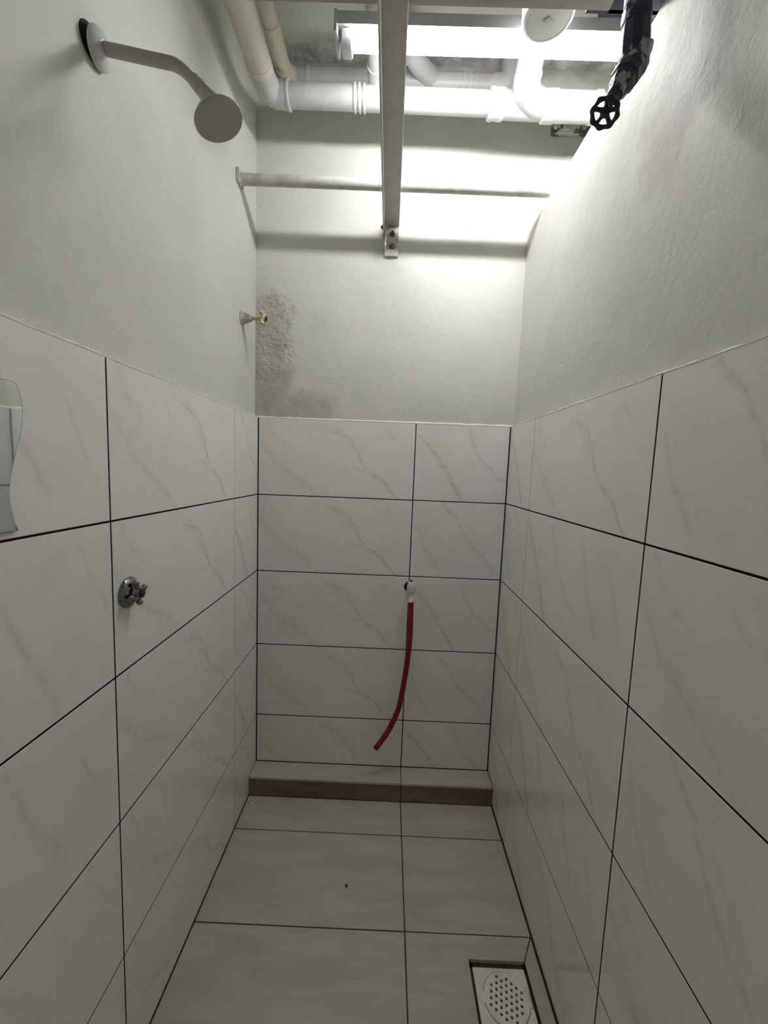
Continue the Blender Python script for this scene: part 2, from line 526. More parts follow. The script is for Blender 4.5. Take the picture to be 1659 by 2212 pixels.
struct('ceiling', bm, M_PL_CEIL, 'grimy whitewashed concrete ceiling above the pipes')

# grout beds behind the tiles
TT = 0.009          # tile thickness
GR = 0.0006         # grout set back from tile face
bm = BM(); bx(bm, GR, WD - GR, GR, PB + 0.004, -0.05, ZT - 0.004)
obj('grout_bed', bm, M_GROUT, wall_back)
bm = BM(); bx(bm, PL - 0.004, -GR, FRONT, PB, -0.05, ZT - 0.004)
obj('grout_bed', bm, M_GROUT, wall_left)
bm = BM(); bx(bm, WD + GR, PR + 0.004, FRONT, PB, -0.05, ZT - 0.004)
obj('grout_bed', bm, M_GROUT, wall_right)

tile_cache = {}
def wall_tile(w, h, mi, loc, rz, parent, du=0.0):
    """glazed tile; local x along the wall, local z up, origin at the print's upper left corner"""
    key = (round(w, 4), round(h, 4), mi, round(du, 3))
    if key not in tile_cache:
        b = BM(); bx(b, du, du + w, 0, TT, -h, 0, 0.0005, 1)
        tile_cache[key] = to_mesh('tile', b, M_TILE[mi])
    o = bpy.data.objects.new('tile', tile_cache[key])
    o.location = Vector(loc) - Matrix.Rotation(rz, 3, 'Z') @ Vector((du, 0, 0))
    o.rotation_euler = (0, 0, rz)
    o.parent = parent
    COL.objects.link(o)

ROWS = [(ZT, Z1), (Z1, Z1 - 0.3), (Z1 - 0.3, Z1 - 0.6), (Z1 - 0.6, Z1 - 0.9)]
G = 0.0038                  # joint width
STEP_Z, STEP_Y = 0.0805, -0.0875
for i, (a, b) in enumerate(ROWS + [(Z1 - 0.9, STEP_Z)]):
    zt = a - (0 if i == 0 else G / 2); h = zt - b - (G / 2)
    wall_tile(0.600 - 0.004 - G / 2, h, 0, (0.004, 0, zt), 0, wall_back)
    wall_tile(WD - 0.600 - 0.004 - G / 2, h, (1, 2, 1, 2, 1)[i], (0.600 + G / 2, 0, zt), 0, wall_back)
Q = 0.0026                  # the joints near the back corners are tighter
JL = [0.0, -0.2375, -0.8375, -1.4375, FRONT]
JR = [0.0, -0.2573, -0.8573, -1.4573, FRONT]
for i, (a, b) in enumerate(ROWS + [(Z1 - 0.9, 0.002)]):
    zt = a - (0 if i == 0 else G / 2); h = zt - b - G / 2
    for j in range(4):
        g1 = (0.0, Q, G, G)[j] / 2; g0 = (Q, G, G, 0.0)[j] / 2
        y1, y0 = JL[j] - g1, JL[j + 1] + g0
        wall_tile(y1 - y0, h, (2, 0, 1, 0)[j] if i % 2 == 0 else (1, 0, 2, 1)[j], (0, y0, zt), math.pi / 2, wall_left, 0.06 if j == 0 else 0.0)
        y1, y0 = JR[j] - g1, JR[j + 1] + g0
        wall_tile(y1 - y0, h, (1, 0, 2, 0)[j] if i % 2 == 0 else (2, 1, 0, 1)[j], (WD, y1, zt), -math.pi / 2, wall_right)
# pale grout in the tight joints next to the corner on the left
bm = BM(); bx(bm, -0.004, -0.0004, JL[1] - 0.0012, JL[1] + 0.0012, Z1 - 0.62, ZT - 0.004)
obj('pale_joint', bm, M_GROUT_P, wall_left)

# filler bead between the tiles and the plaster
def bead(p0, p1, nrm, back, seed, parent, n=120):
    p0, p1, nrm = Vector(p0), Vector(p1), Vector(nrm)
    b = BM(); rows = []
    for i in range(n + 1):
        p = p0.lerp(p1, i / n)
        w = noise.noise(V(i * 0.21, seed, 0.3)) * 0.5 + noise.noise(V(i * 0.7, seed, 7.3)) * 0.35
        lo = -0.0016 + 0.0026 * w
        hi = 0.0065 + 0.003 * noise.noise(V(i * 0.3, seed, 3.3))
        prof = [(0.0001, lo), (0.0007, lo + 0.0006), (0.0006, 0.0008), (-back * 0.75, hi * 0.75), (-back - 0.003, hi + 0.001), (-back - 0.003, lo)]
        rows.append([b.verts.new(p + nrm * q[0] + V(0, 0, q[1])) for q in prof])
    for r0, r1 in zip(rows[:-1], rows[1:]):
        m = len(r0)
        for k in range(m):
            b.faces.new((r0[k], r0[(k + 1) % m], r1[(k + 1) % m], r1[k]))
    b.faces.new(rows[0]); b.faces.new(list(reversed(rows[-1])))
    return obj('filler_bead', b, M_BEAD, parent, 'white filler bead along the top of the tiles')
bead((-0.010, 0, ZT), (WD + 0.010, 0, ZT), (0, -1, 0), PB, 1.0, wall_back)
bead((0, FRONT, ZT), (0, 0.004, ZT), (1, 0, 0), -PL, 5.0, wall_left, 220)
bead((WD, FRONT, ZT), (WD, 0.004, ZT), (-1, 0, 0), PR - WD, 9.0, wall_right, 220)

# floor: screed with separate stone tiles
bm = BM(); bx(bm, -0.113, 0.768, FRONT, PB, -0.15, -0.002)
bx(bm, 0.768, 0.918, FRONT, -0.752, -0.15, -0.002)
bx(bm, 0.768, 0.918, -0.599, PB, -0.15, -0.002)
bx(bm, 0.918, FAR, FRONT, PB, -0.15, -0.002)
bx(bm, 0.768, 0.918, -0.752, -0.599, -0.15, -0.06)
floor = struct('floor', bm, M_GROUT_F, 'grey stone tiled shower floor with brown joints')
def slab(outline, z0, z1, mat, parent, bev=0.0008, name='tile'):
    b = BM(); prism(b, outline, 'z', z0, z1)
    bmesh.ops.recalc_face_normals(b, faces=b.faces[:])
    es = [e for e in b.edges if all(abs(v.co.z - z1) < 1e-6 for v in e.verts)]
    if bev: bmesh.ops.bevel(b, geom=es, offset=bev, segments=1, affect='EDGES')
    return obj(name, b, mat, parent)
F = 0.0017
XF = 0.599
YF = [STEP_Y, -0.2375, -0.5419, -0.8460, -1.1500, -1.4540, -1.7580, FRONT]
for i in range(7):
    y1, y0 = YF[i] - F, YF[i + 1] + F
    slab([(0.002, y0), (XF - F, y0), (XF - F, y1), (0.002, y1)], -0.012, 0.0, M_FLOOR, floor)
    if i == 2:
        slab([(XF + F, y1), (0.951, y1), (0.9165, -0.6008), (0.7675, -0.6008), (0.7675, -0.7525),
              (0.9165, -0.7525), (0.951, y0), (XF + F, y0)], -0.012, 0.0, M_FLOOR, floor, 0.0)
        slab([(0.9535, y1 - 0.001), (0.9185, -0.6010), (0.9185, -0.7520), (0.9535, y0 + 0.001)], -0.012, -0.0006, M_FLOOR, floor)
    else:
        slab([(XF + F, y0), (WD - 0.004, y0), (WD - 0.004, y1), (XF + F, y1)], -0.012, 0.0, M_FLOOR, floor)

# step along the back wall
bm = BM(); bx(bm, 0.001, WD - 0.001, STEP_Y + 0.009, PB, -0.01, STEP_Z - 0.009)
step = struct('trim_1', bm, M_GROUT, 'low tiled step along the foot of the back wall', 'step')
for x0, x1 in ((0.0015, XF - 0.0010), (XF + 0.0010, WD - 0.0025)):
    slab([(x0, STEP_Y - 0.003), (x1, STEP_Y - 0.003), (x1, -0.0015), (x0, -0.0015)], STEP_Z - 0.009, STEP_Z, M_FLOOR, step, 0.001)
    b = BM(); bx(b, x0, x1, STEP_Y, STEP_Y + 0.009, 0.0005, STEP_Z - 0.0115, 0.0006, 1)
    obj('riser_tile', b, M_RISER, step, 'brown riser tile under the step edge')

# ------------------------------------------------------------------ fluorescent fixture
LX0, LX1 = 0.332, 1.245
LY, LZ = -0.440, 2.347
t = thing('fluorescent_light', 'lit fluorescent tube on a slim batten hung among the white pipes', 'light', (0.79, LY, 2.33))
b = BM()
bx(b, LX0, LX1, LY - 0.036, LY + 0.030, 2.369, 2.373)
bx(b, LX0, LX1, LY - 0.038, LY - 0.035, 2.357, 2.385)
bx(b, LX0, LX1, LY + 0.028, LY + 0.031, 2.369, 2.385)
bx(b, LX0, LX1, LY - 0.036, LY + 0.030, 2.383, 2.386)
body = obj('batten', b, M_BATTEN, t)
b = BM(); bx(b, LX0 - 0.002, LX0 + 0.006, LY - 0.040, LY + 0.033, 2.340, 2.388, 0.002)
obj('end_cap', b, M_BATTEN, t)
b = BM(); bx(b, LX1 - 0.006, LX1 + 0.002, LY - 0.040, LY + 0.033, 2.340, 2.388, 0.002)
obj('end_cap', b, M_BATTEN, t)
for x0, x1 in ((LX0 + 0.014, LX0 + 0.040), (LX1 - 0.040, LX1 - 0.014)):
    b = BM(); bx(b, x0, x1, LY - 0.018, LY + 0.020, 2.328, 2.369, 0.004)
    h = obj('lamp_holder', b, M_HOLDER, t)
    b = BM(); lathe(b, ((x0 + x1) / 2 - 0.004, LY - 0.027, 2.369), (0, 0, -1), [(0, 0.0022), (0.0015, 0.0022), (0.002, 0.001)], 10)
    obj('screw', b, M_BOLT, h)
b = BM(); lathe(b, (LX0 + 0.040, LY, LZ), (1, 0, 0), [(0, 0.0150), (LX1 - LX0 - 0.080, 0.0150)], 24)
obj('tube', b, M_TUBE, t, 'glowing white tube')
for x in (0.486, 1.12):
    b = BM(); bx(b, x - 0.008, x + 0.008, LY - 0.004, LY - 0.002, 2.386, CEIL)
    obj('hanger_strap', b, M_BATTEN, t)

# ------------------------------------------------------------------ pipes
MY, MZ = -0.190, 2.428          # main waste pipe axis
def mz(x): return 2.434 - 0.012 * (x - 0.1)
t = thing('waste_pipe', 'white plastic main waste pipe running across just under the ceiling', 'pipe', (0.13, MY, mz(0.13)))
b = BM(); sweep(b, [(0.150, MY, mz(0.15)), (0.775, MY, mz(0.775))], 0.0315, 36)
obj('pipe_run', b, M_PVC, t)
b = BM(); lathe(b, (0.120, MY, mz(0.12)), (1, 0, 0), [(0, 0.034), (0.026, 0.0365), (0.028, 0.0385), (0.034, 0.0385), (0.035, 0.032)], 36)
obj('socket_collar', b, M_PVC_LIP, t)
for x in (0.352, 0.366, 0.380):
    b = BM(); lathe(b, (x, MY, mz(x)), (1, 0, 0), [(0, 0.0315), (0.0005, 0.0350), (0.0035, 0.0362), (0.0075, 0.0350), (0.008, 0.0315)], 36)
    obj('ring', b, M_PVC_LIP, t)
b = BM(); lathe(b, (0.765, MY, mz(0.765)), (1, 0, 0), [(0, 0.033), (0.002, 0.0400), (0.012, 0.0415), (0.020, 0.0385), (0.030, 0.0405), (0.045, 0.0405), (0.050, 0.037)], 36)
obj('socket_collar', b, M_PVC_LIP, t)
b = BM(); sweep(b, [(0.810, MY, mz(0.81)), (0.975, MY, mz(0.975))], 0.0365, 36)
tee = obj('tee', b, M_PVC, t)
b = BM()
sw = arc((0.858, MY - 0.090, mz(0.86) + 0.012), (0.858, MY - 0.010, mz(0.86) - 0.004), (0.955, MY - 0.001, mz(0.95)), 12)
sweep(b, sw, [0.0385] * 9 + [0.0380, 0.0375, 0.037, 0.0366], 32)
obj('sweep_inlet', b, M_PVC, tee)
b = BM(); lathe(b, (0.930, MY, mz(0.93)), (1, 0, 0), [(0, 0.038), (0.004, 0.0415), (0.038, 0.0415), (0.040, 0.0385), (0.150, 0.0385), (0.155, 0.0410), (0.172, 0.0410), (0.174, 0.036)], 36)
obj('socket_collar', b, M_PVC_LIP, t)
b = BM(); sweep(b, [(1.085, MY, mz(1.085)), (1.90, MY, mz(1.9))], 0.0345, 32)
obj('pipe_run', b, M_PVC_YEL, t, 'yellowed end of the pipe')

t = thing('waste_pipe', 'thick cream waste pipe running forward along the left wall', 'pipe', (0.092, -0.25, 2.432))
b = BM(); sweep(b, [(0.080, FRONT, 2.445), (0.090, -0.275, 2.433)], 0.0355, 32)
obj('pipe_run', b, M_PVC_CREAM, t)
b = BM(); sweep(b, [V(0.090, -0.300, 2.433), V(0.090, -0.262, 2.433)] + arc((0.090, -0.255, 2.433), (0.092, MY, 2.434), (0.1195, MY, 2.434), 10), 0.0350, 32)
obj('elbow', b, M_PVC, t)
b = BM(); lathe(b, (0.0898, -0.290, 2.433), (0, -1, 0), [(0, 0.034), (0.001, 0.0372), (0.004, 0.0372), (0.005, 0.034)], 32)
obj('joint_ring', b, M_PVC_DIRTY, t)

t = thing('waste_pipe', 'thinner stained pipe high above the cream pipe on the left', 'pipe', (0.10, -0.10, 2.615))
b = BM(); sweep(b, [(0.112, FRONT, 2.632), (0.098, -0.14, 2.613)], 0.0245, 28)
obj('pipe_run', b, M_PVC_CREAM, t)
b = BM(); sweep(b, [V(0.0985, -0.215, 2.613), V(0.098, -0.110, 2.613)] + arc((0.098, -0.10, 2.613), (0.098, -0.045, 2.612), (0.145, -0.045, 2.611), 8), 0.0262, 28)
obj('elbow', b, M_PVC_DIRTY, t)

t = thing('waste_pipe', 'narrow white pipe tucked behind the main pipe against the ceiling corner', 'pipe', (0.15, -0.045, 2.611))
b = BM(); sweep(b, [(0.145, -0.045, 2.611), (0.800, -0.045, 2.603)], 0.0280, 28)
obj('pipe_run', b, M_PVC, t)
for x, w in ((0.175, 0.012), (0.560, 0.012), (0.600, 0.005), (0.700, 0.006), (0.722, 0.006), (0.742, 0.004)):
    b = BM(); lathe(b, (x, -0.045, 2.611 - 0.012 * (x - 0.145)), (1, 0, 0), [(0, 0.028), (0.0005, 0.0305), (w, 0.0310), (w + 0.0005, 0.028)], 28)
    obj('ring', b, M_PVC_LIP, t)
b = BM(); sweep(b, [V(0.800, -0.045, 2.603)] + arc((0.815, -0.045, 2.603), (0.86, -0.045, 2.603), (0.86, -0.045, 2.65), 6) + [V(0.86, -0.045, CEIL)], 0.0295, 28)
obj('elbow', b, M_PVC, t)
b = BM(); sweep(b, [V(0.60, -0.050, 2.610), V(0.545, -0.115, 2.600), V(0.520, -0.160, 2.590), V(0.505, -0.26, 2.60), V(0.505, -0.32, CEIL)], 0.0285, 28)
obj('branch', b, M_PVC, t)

t = thing('branch_pipe', 'small white branch pipe crossing above the tube beside the angle iron', 'pipe', (0.42, MY, 2.47))
b = BM()
sweep(b, arc((0.421, MY - 0.002, mz(0.42) + 0.029), (0.421, MY - 0.008, 2.474), (0.421, MY - 0.055, 2.474), 8), 0.0265, 28)
obj('elbow', b, M_PVC, t)
b = BM(); sweep(b, [V(0.421, MY - 0.050, 2.474), V(0.421, -0.540, 2.478)] + arc((0.421, -0.545, 2.478), (0.421, -0.60, 2.478), (0.421, -0.60, 2.53), 8) + [V(0.421, -0.60, CEIL)], 0.0235, 28)
obj('pipe_run', b, M_PVC, t)
for y in (MY - 0.052, -0.485, -0.512, -0.540):
    b = BM(); lathe(b, (0.421, y, 2.4755), (0, -1, 0), [(0, 0.0235), (0.0005, 0.0272), (0.005, 0.0275), (0.006, 0.0235)], 28)
    obj('ring', b, M_PVC_LIP, t)

t = thing('floor_trap', 'white plastic trap with round capped bottom hanging in front of the tube', 'pipe trap', (0.823, -0.535, 2.33))
b = BM(); lathe(b, (0.823, -0.535, 2.330), (0, 0, 1), [(0, 0.050), (0.010, 0.0535), (CEIL - 2.330, 0.0535)], 48)
obj('trap_body', b, M_PVC, t)
b = BM(); lathe(b, (0.823, -0.535, 2.352), (0, 0, -1), [(0, 0.0535), (0.0005, 0.0570), (0.024, 0.0570), (0.029, 0.0535), (0.0305, 0.0490), (0.0290, 0.0470), (0.0315, 0.030), (0.0325, 0.0)], 48)
cap = obj('cap', b, M_PVC_LIP, t)
b = BM(); lathe(b, (0.823, -0.535, 2.3215), (0, 0, -1), [(0, 0.0105), (0.0050, 0.0095), (0.0055, 0.008)], 4)
obj('grip_knob', b, M_PVC, cap)
b = BM(); sweep(b, [V(0.826, -0.50, 2.448), V(0.850, -0.34, 2.448), V(0.858, MY - 0.070, mz(0.86) + 0.011)], 0.0360, 32)
obj('outlet_pipe', b, M_PVC, t)

# pipe clip under the main pipe on the back wall
t = thing('pipe_clip', 'paint-chipped white bracket on the back wall under the pipe tee', 'bracket', (1.10, PB - 0.012, 2.48))
b = BM(); bx(b, 1.026, 1.185, PB - 0.022, PB - 0.001, 2.486, 2.516, 0.004)
obj('bracket_body', b, M_CHIP, t)
for x, w, d in ((1.040, 0.020, 0.034), (1.072, 0.026, 0.030), (1.112, 0.030, 0.026), (1.152, 0.026, 0.030)):
    b = BM(); bx(b, x - w / 2, x + w / 2, PB - d, PB - 0.020, 2.490, 2.512, 0.004)
    obj('lug', b, M_CHIP, t)

# junction box and cables at the ceiling beyond the trap
t = thing('junction_box', 'dark blue junction box on the ceiling beyond the trap', 'electrical box', (1.10, -0.23, 2.64))
b = BM(); bx(b, 1.075, 1.185, -0.290, -0.190, 2.640, CEIL, 0.006)
obj('box_body', b, M_DKSTEEL, t)
b = BM(); bx(b, 1.071, 1.189, -0.294, -0.186, 2.632, 2.641, 0.004)
obj('lid', b, M_DKSTEEL, t)
for k, (y, lab) in enumerate(((-0.262, 'upper thin grey cable between trap and junction box'), (-0.240, 'lower thin grey cable between trap and junction box'))):
    b = BM(); sweep(b, spline([(0.90, y, CEIL - 0.003), (0.97, y - 0.002, 2.668), (1.02, y + 0.004, 2.655), (1.078, y - 0.008, 2.662)], 8), 0.0028, 10)
    tag(solid('cable', b, M_CABLE, (0.90, y, 2.67)), lab, 'cable', 'cables at the junction box')

# ------------------------------------------------------------------ steelwork
IX0, IX1, IZ = 0.452, 0.503, 2.168
t = thing('angle_iron', 'pale painted angle iron running from the back wall towards the viewer', 'angle iron', (0.478, PB, IZ))
b = BM(); bx(b, IX0, IX1 + 0.004, FRONT, PB - 0.004, IZ, IZ + 0.005, 0.0012, 1)
obj('flange', b, M_PAINT_STEEL, t)
b = BM(); bx(b, IX0 - 0.002, IX0 + 0.0035, FRONT, PB - 0.004, IZ - 0.034, IZ + 0.001, 0.0012, 1)
obj('web', b, M_PAINT_STEEL, t)
t = thing('wall_cleat', 'paint-splashed bolted steel cleat holding the angle iron to the back wall', 'bracket', (0.478, PB, 2.07))
b = BM(); bx(b, 0.4575, 0.5065, PB - 0.011, PB - 0.001, 2.066, IZ - 0.002, 0.0015, 1)
obj('plate', b, M_ROD, t)
b = BM(); bx(b, 0.4575, 0.4625, PB - 0.048, PB - 0.009, 2.082, IZ - 0.006, 0.0015, 1)
obj('side_lug', b, M_ROD, t)
for z in (2.140, 2.099):
    b = BM(); lathe(b, (0.484, PB - 0.010, z), (0, -1, 0), [(0, 0.0110), (0.003, 0.0110), (0.0032, 0.0078), (0.011, 0.0078), (0.0112, 0.0045), (0.016, 0.0042)], 6)
    obj('bolt', b, M_BOLT, t)
b = BM(); lathe(b, (0.4505, PB - 0.030, 2.153), (-1, 0, 0), [(0, 0.0075), (0.006, 0.0075), (0.0062, 0.004), (0.009, 0.004)], 6)
obj('bolt', b, M_BOLT, t)

t = thing('rod', 'white painted steel pipe spanning from left wall to the partition top', 'pipe rail', (PL, -0.167, 2.203))
b = BM()
pts = [V(PL, -0.167, 2.2035).lerp(V(1.071, -0.165, 2.1965), i / 40) for i in range(41)]
sweep(b, pts, [0.0168 + 0.0004 * noise.noise(V(i * 0.7, 2, 5)) for i in range(41)], 24)
obj('pipe_run', b, M_ROD, t)
b = BM(); lathe(b, (PL + 0.001, -0.167, 2.2035), (1, 0, 0), [(0, 0.020), (0.004, 0.021), (0.008, 0.018), (0.014, 0.0175), (0.016, 0.0150)], 24)
fl = obj('flange', b, M_ROD, t)
b = BM(); bx(b, PL - 0.001, PL + 0.010, -0.192, -0.147, 2.186, 2.226, 0.004)
obj('end_plate', b, M_ROD, fl)
b = BM(); lathe(b, (PL + 0.004, -0.152, 2.190), (1, 0, 0), [(0, 0.0065), (0.005, 0.0065), (0.007, 0.004)], 8)
obj('screw_head', b, M_ROD, fl)

t = thing('cross_beam', 'brown grey cross beam lying over the angle iron at the top', 'beam', (0.54, -0.73, IZ + 0.005))
b = BM(); bx(b, 0.197, 0.886, -0.770, -0.7015, IZ + 0.0055, IZ + 0.045, 0.002)
obj('beam_body', b, M_BEAM, t)
b = BM(); bx(b, 0.845, 1.060, -0.768, -0.690, IZ + 0.0115, IZ + 0.0175, 0.0015)
bx(b, 0.886, 1.060, -0.700, -0.6905, IZ + 0.0115, IZ + 0.055, 0.0015)
obj('end_cleat', b, M_DKSTEEL, t, 'dark blue steel end cleat')

# ------------------------------------------------------------------ gate valve
P0 = V(0.884, -0.812, 1.985)
WH = V(0.827, -0.851, 1.878)
ax = (WH - P0).normalized()
t = thing('gate_valve', 'black gate valve splashed with white paint hanging near the partition', 'valve', (P0.x, P0.y, P0.z))
b = BM(); sweep(b, [(0.887, -0.800, CEIL), (0.885, -0.808, 2.075)], 0.0200, 28)
obj('supply_pipe', b, M_PAINT_STEEL, t)
b = BM(); lathe(b, (0.885, -0.809, 2.070), (P0 - V(0.885, -0.809, 2.070)), [(0, 0.0205), (0.002, 0.0225), (0.022, 0.0232), (0.026, 0.0210), (0.034, 0.0228), (0.056, 0.0242), (0.070, 0.0238), (0.085, 0.0225)], 10)
bod = obj('valve_body', b, M_VALVE, t)
b = BM(); lathe(b, P0 + V(0, 0, 0.020), V(0.62, -0.35, -0.30), [(0, 0.013), (0.016, 0.0125), (0.017, 0.0135), (0.025, 0.0130), (0.026, 0.009)], 8)
obj('plug', b, M_VALVE, bod)
b = BM(); lathe(b, P0 - ax * 0.016, ax, [(0, 0.014), (0.004, 0.0235), (0.030, 0.0250), (0.034, 0.0230), (0.056, 0.0225), (0.058, 0.0200), (0.080, 0.0175), (0.083, 0.0150), (0.098, 0.0125), (0.100, 0.0085), (0.128, 0.0065)], 8)
obj('bonnet', b, M_VALVE, t)
# hand wheel: scalloped rim, five spokes, hub
s_, t_ = frame_axes(ax)
def wp(r, a, h=0.0): return WH + ax * h + (s_ * math.cos(a) + t_ * math.sin(a)) * r
b = BM(); rings = []
NR, NS = 100, 10
for i in range(NR):
    a = 2 * math.pi * i / NR
    lobe = 0.5 + 0.5 * math.cos(8 * a)
    rm = 0.0186 + 0.0011 * lobe
    rr = 0.0032 + 0.0011 * lobe
    rings.append([b.verts.new(wp(rm + rr * math.cos(2 * math.pi * j / NS), a, rr * 0.9 * math.sin(2 * math.pi * j / NS))) for j in range(NS)])
for i in range(NR):
    A, B = rings[i], rings[(i + 1) % NR]
    for j in range(NS):
        b.faces.new((A[j], A[(j + 1) % NS], B[(j + 1) % NS], B[j]))
hw = obj('handwheel', b, M_WHEEL, t, 'black scalloped handwheel')
for i in range(5):
    a = 2 * math.pi * i / 5 + 0.35
    b = BM(); sweep(b, [wp(0.003, a, -0.004), wp(0.010, a, -0.002), wp(0.0182, a, 0.0)], [0.0048, 0.0032, 0.0037], 10)
    obj('spoke', b, M_WHEEL, hw)
b = BM(); lathe(b, WH - ax * 0.010, ax, [(0, 0.006), (0.002, 0.0074), (0.011, 0.0070), (0.012, 0.0044), (0.016, 0.0040), (0.017, 0.0025)], 16)
obj('hub', b, M_WHEEL, hw)

# ------------------------------------------------------------------ shower
SY = -0.822
t = thing('shower', 'white plastic shower arm and round head high on the left wall', 'shower', (PL, SY, 1.975))
b = BM(); lathe(b, (PL - 0.002, SY - 0.009, 1.9765), (1, 0, 0), [(0, 0.0255), (0.0035, 0.0250), (0.0040, 0.0)], 32)  # black disc on the plaster; shade of the gap put into its colour
obj('gap_shade', b, M_DARK, t, 'black disc for the shade in the gap behind the plate')
b = BM(); lathe(b, (PL + 0.0020, SY - 0.003, 1.9735), (1, 0.06, -0.13), [(0, 0.012), (0.0045, 0.018), (0.0060, 0.0288), (0.0085, 0.0290), (0.0110, 0.0278), (0.0150, 0.0220), (0.0185, 0.0150), (0.0195, 0.0105)], 40)
obj('escutcheon', b, M_SHOWER_W, t)
p_el = V(0.130, SY + 0.003, 1.953)
p_end = V(0.168, SY + 0.001, 1.917)
b = BM(); pts = [V(0.004, SY - 0.004, 1.9725), V(0.10, SY, 1.9590)] + arc((0.118, SY + 0.001, 1.9565), p_el, (0.138, SY + 0.002, 1.945), 6) + [V(0.158, SY + 0.001, 1.927)]
sweep(b, pts, [0.0096, 0.0096] + [0.0096] * 4 + [0.0092] * 3 + [0.0084], 28)
obj('arm', b, M_SHOWER, t)
HF = V(0.1950, -0.8215, 1.871)
hax = V(0.41, -0.03, -0.91).normalized()
d = (p_end - V(0.152, SY + 0.001, 1.933)).normalized()
b = BM(); lathe(b, V(0.150, SY + 0.001, 1.935), d, [(0, 0.0085), (0.001, 0.0100), (0.012, 0.0112), (0.024, 0.0122), (0.026, 0.0105)], 12)
obj('nut', b, M_SHOWER, t)
b = BM(); sweep(b, [p_end - d * 0.004, HF - hax * 0.034, HF - hax * 0.026, HF - hax * 0.016, HF - hax * 0.008, HF - hax * 0.003, HF - hax * 0.001, HF], [0.0108, 0.0150, 0.0170, 0.0285, 0.0370, 0.0408, 0.0408, 0.0396], 48)
hd = obj('shower_head', b, M_SHOWER, t)
b = BM(); lathe(b, HF - hax * 0.0010, hax, [(0, 0.0393), (0.0012, 0.0386), (0.0014, 0.0)], 48)
obj('face_plate', b, M_SHOWER, hd)
s2, t2 = frame_axes(hax)
b = BM()
for r, n in ((0.006, 6), (0.013, 10), (0.020, 15), (0.027, 20), (0.033, 24)):
    for i in range(n):
        a = 2 * math.pi * i / n + r * 40
        lathe(b, HF + (s2 * math.cos(a) + t2 * math.sin(a)) * r, hax, [(0.0002, 0.0005), (0.0007, 0.00045)], 6)
nz = obj('nozzles', b, M_NOZZLE, hd); nz['kind'] = 'stuff'

# ------------------------------------------------------------------ chrome stop tap on the left tiles
CY, CZ = -0.794, 1.038
t = thing('stop_tap', 'chrome cross-handled stop tap with blue centre on the left tiles', 'tap', (0, CY, CZ))
b = BM(); lathe(b, (0, CY, CZ), (1, 0, 0), [(0, 0.0300), (0.002, 0.0308), (0.004, 0.0300), (0.008, 0.0255), (0.012, 0.0180), (0.013, 0.0125)], 48)
obj('escutcheon', b, M_CHROME, t)
b = BM(); lathe(b, (0.009, CY, CZ), (1, 0, 0), [(0, 0.0105), (0.003, 0.0098), (0.005, 0.0105), (0.007, 0.0128), (0.016, 0.0125), (0.0188, 0.0110)], 32)
hub = obj('hub', b, M_CHROME, t)
b = BM(); lathe(b, (0.0275, CY, CZ), (1, 0, 0), [(0, 0.0092), (0.0025, 0.0088), (0.0035, 0.0070), (0.0038, 0.0)], 28)
obj('blue_cap', b, M_BLUE, hub, 'blue centre cap')
for i in range(4):
    a = math.radians(14 + 90 * i)
    dr = V(0, math.cos(a), math.sin(a))
    b = BM(); lathe(b, V(0.0195, CY, CZ), dr, [(0.007, 0.0048), (0.014, 0.0036), (0.0165, 0.0038), (0.0185, 0.0058), (0.0215, 0.0064), (0.0245, 0.0056), (0.0268, 0.0034), (0.0275, 0.0)], 18)
    obj('handle_arm', b, M_CHROME, t)

# ------------------------------------------------------------------ stop tap high in the back left corner
UY, UZ = -0.137, 1.788
t = thing('stop_tap', 'small cream cross-handled stop tap high near the back left corner', 'tap', (PL, UY, UZ))
b = BM(); lathe(b, (PL, UY, UZ), (1, 0, 0), [(0, 0.024), (0.003, 0.0235), (0.006, 0.0195), (0.012, 0.0175), (0.020, 0.0165), (0.021, 0.0130), (0.030, 0.0125), (0.031, 0.0105), (0.034, 0.0100)], 10)
obj('body', b, M_TAPBODY, t)
b = BM(); lathe(b, (PL + 0.032, UY, UZ), (1, 0, 0), [(0, 0.0070), (0.024, 0.0068), (0.025, 0.0085), (0.042, 0.0085)], 18)
obj('stem', b, M_BRASS, t)
for i in range(4):
    a = math.radians(55 + 90 * i)
    dr = V(0.10, math.cos(a), math.sin(a))
    b = BM(); lathe(b, V(0.057, UY, UZ), dr, [(0.004, 0.0058), (0.011, 0.0050), (0.018, 0.0064), (0.024, 0.0070), (0.0272, 0.0052), (0.0285, 0.0)], 14)
    obj('handle_arm', b, M_BRASS, t)
b = BM(); lathe(b, (0.068, UY, UZ), (1, 0, 0), [(0, 0.0085), (0.003, 0.0085), (0.0042, 0.0065), (0.0045, 0.0)], 20)
obj('blue_cap', b, M_BLUE, t, 'dark blue end cap')
b = BM(); lathe(b, (0.050, UY, UZ), (1, 0, 0), [(0, 0.0086), (0.018, 0.0088)], 18)
obj('hub', b, M_BRASS, t)

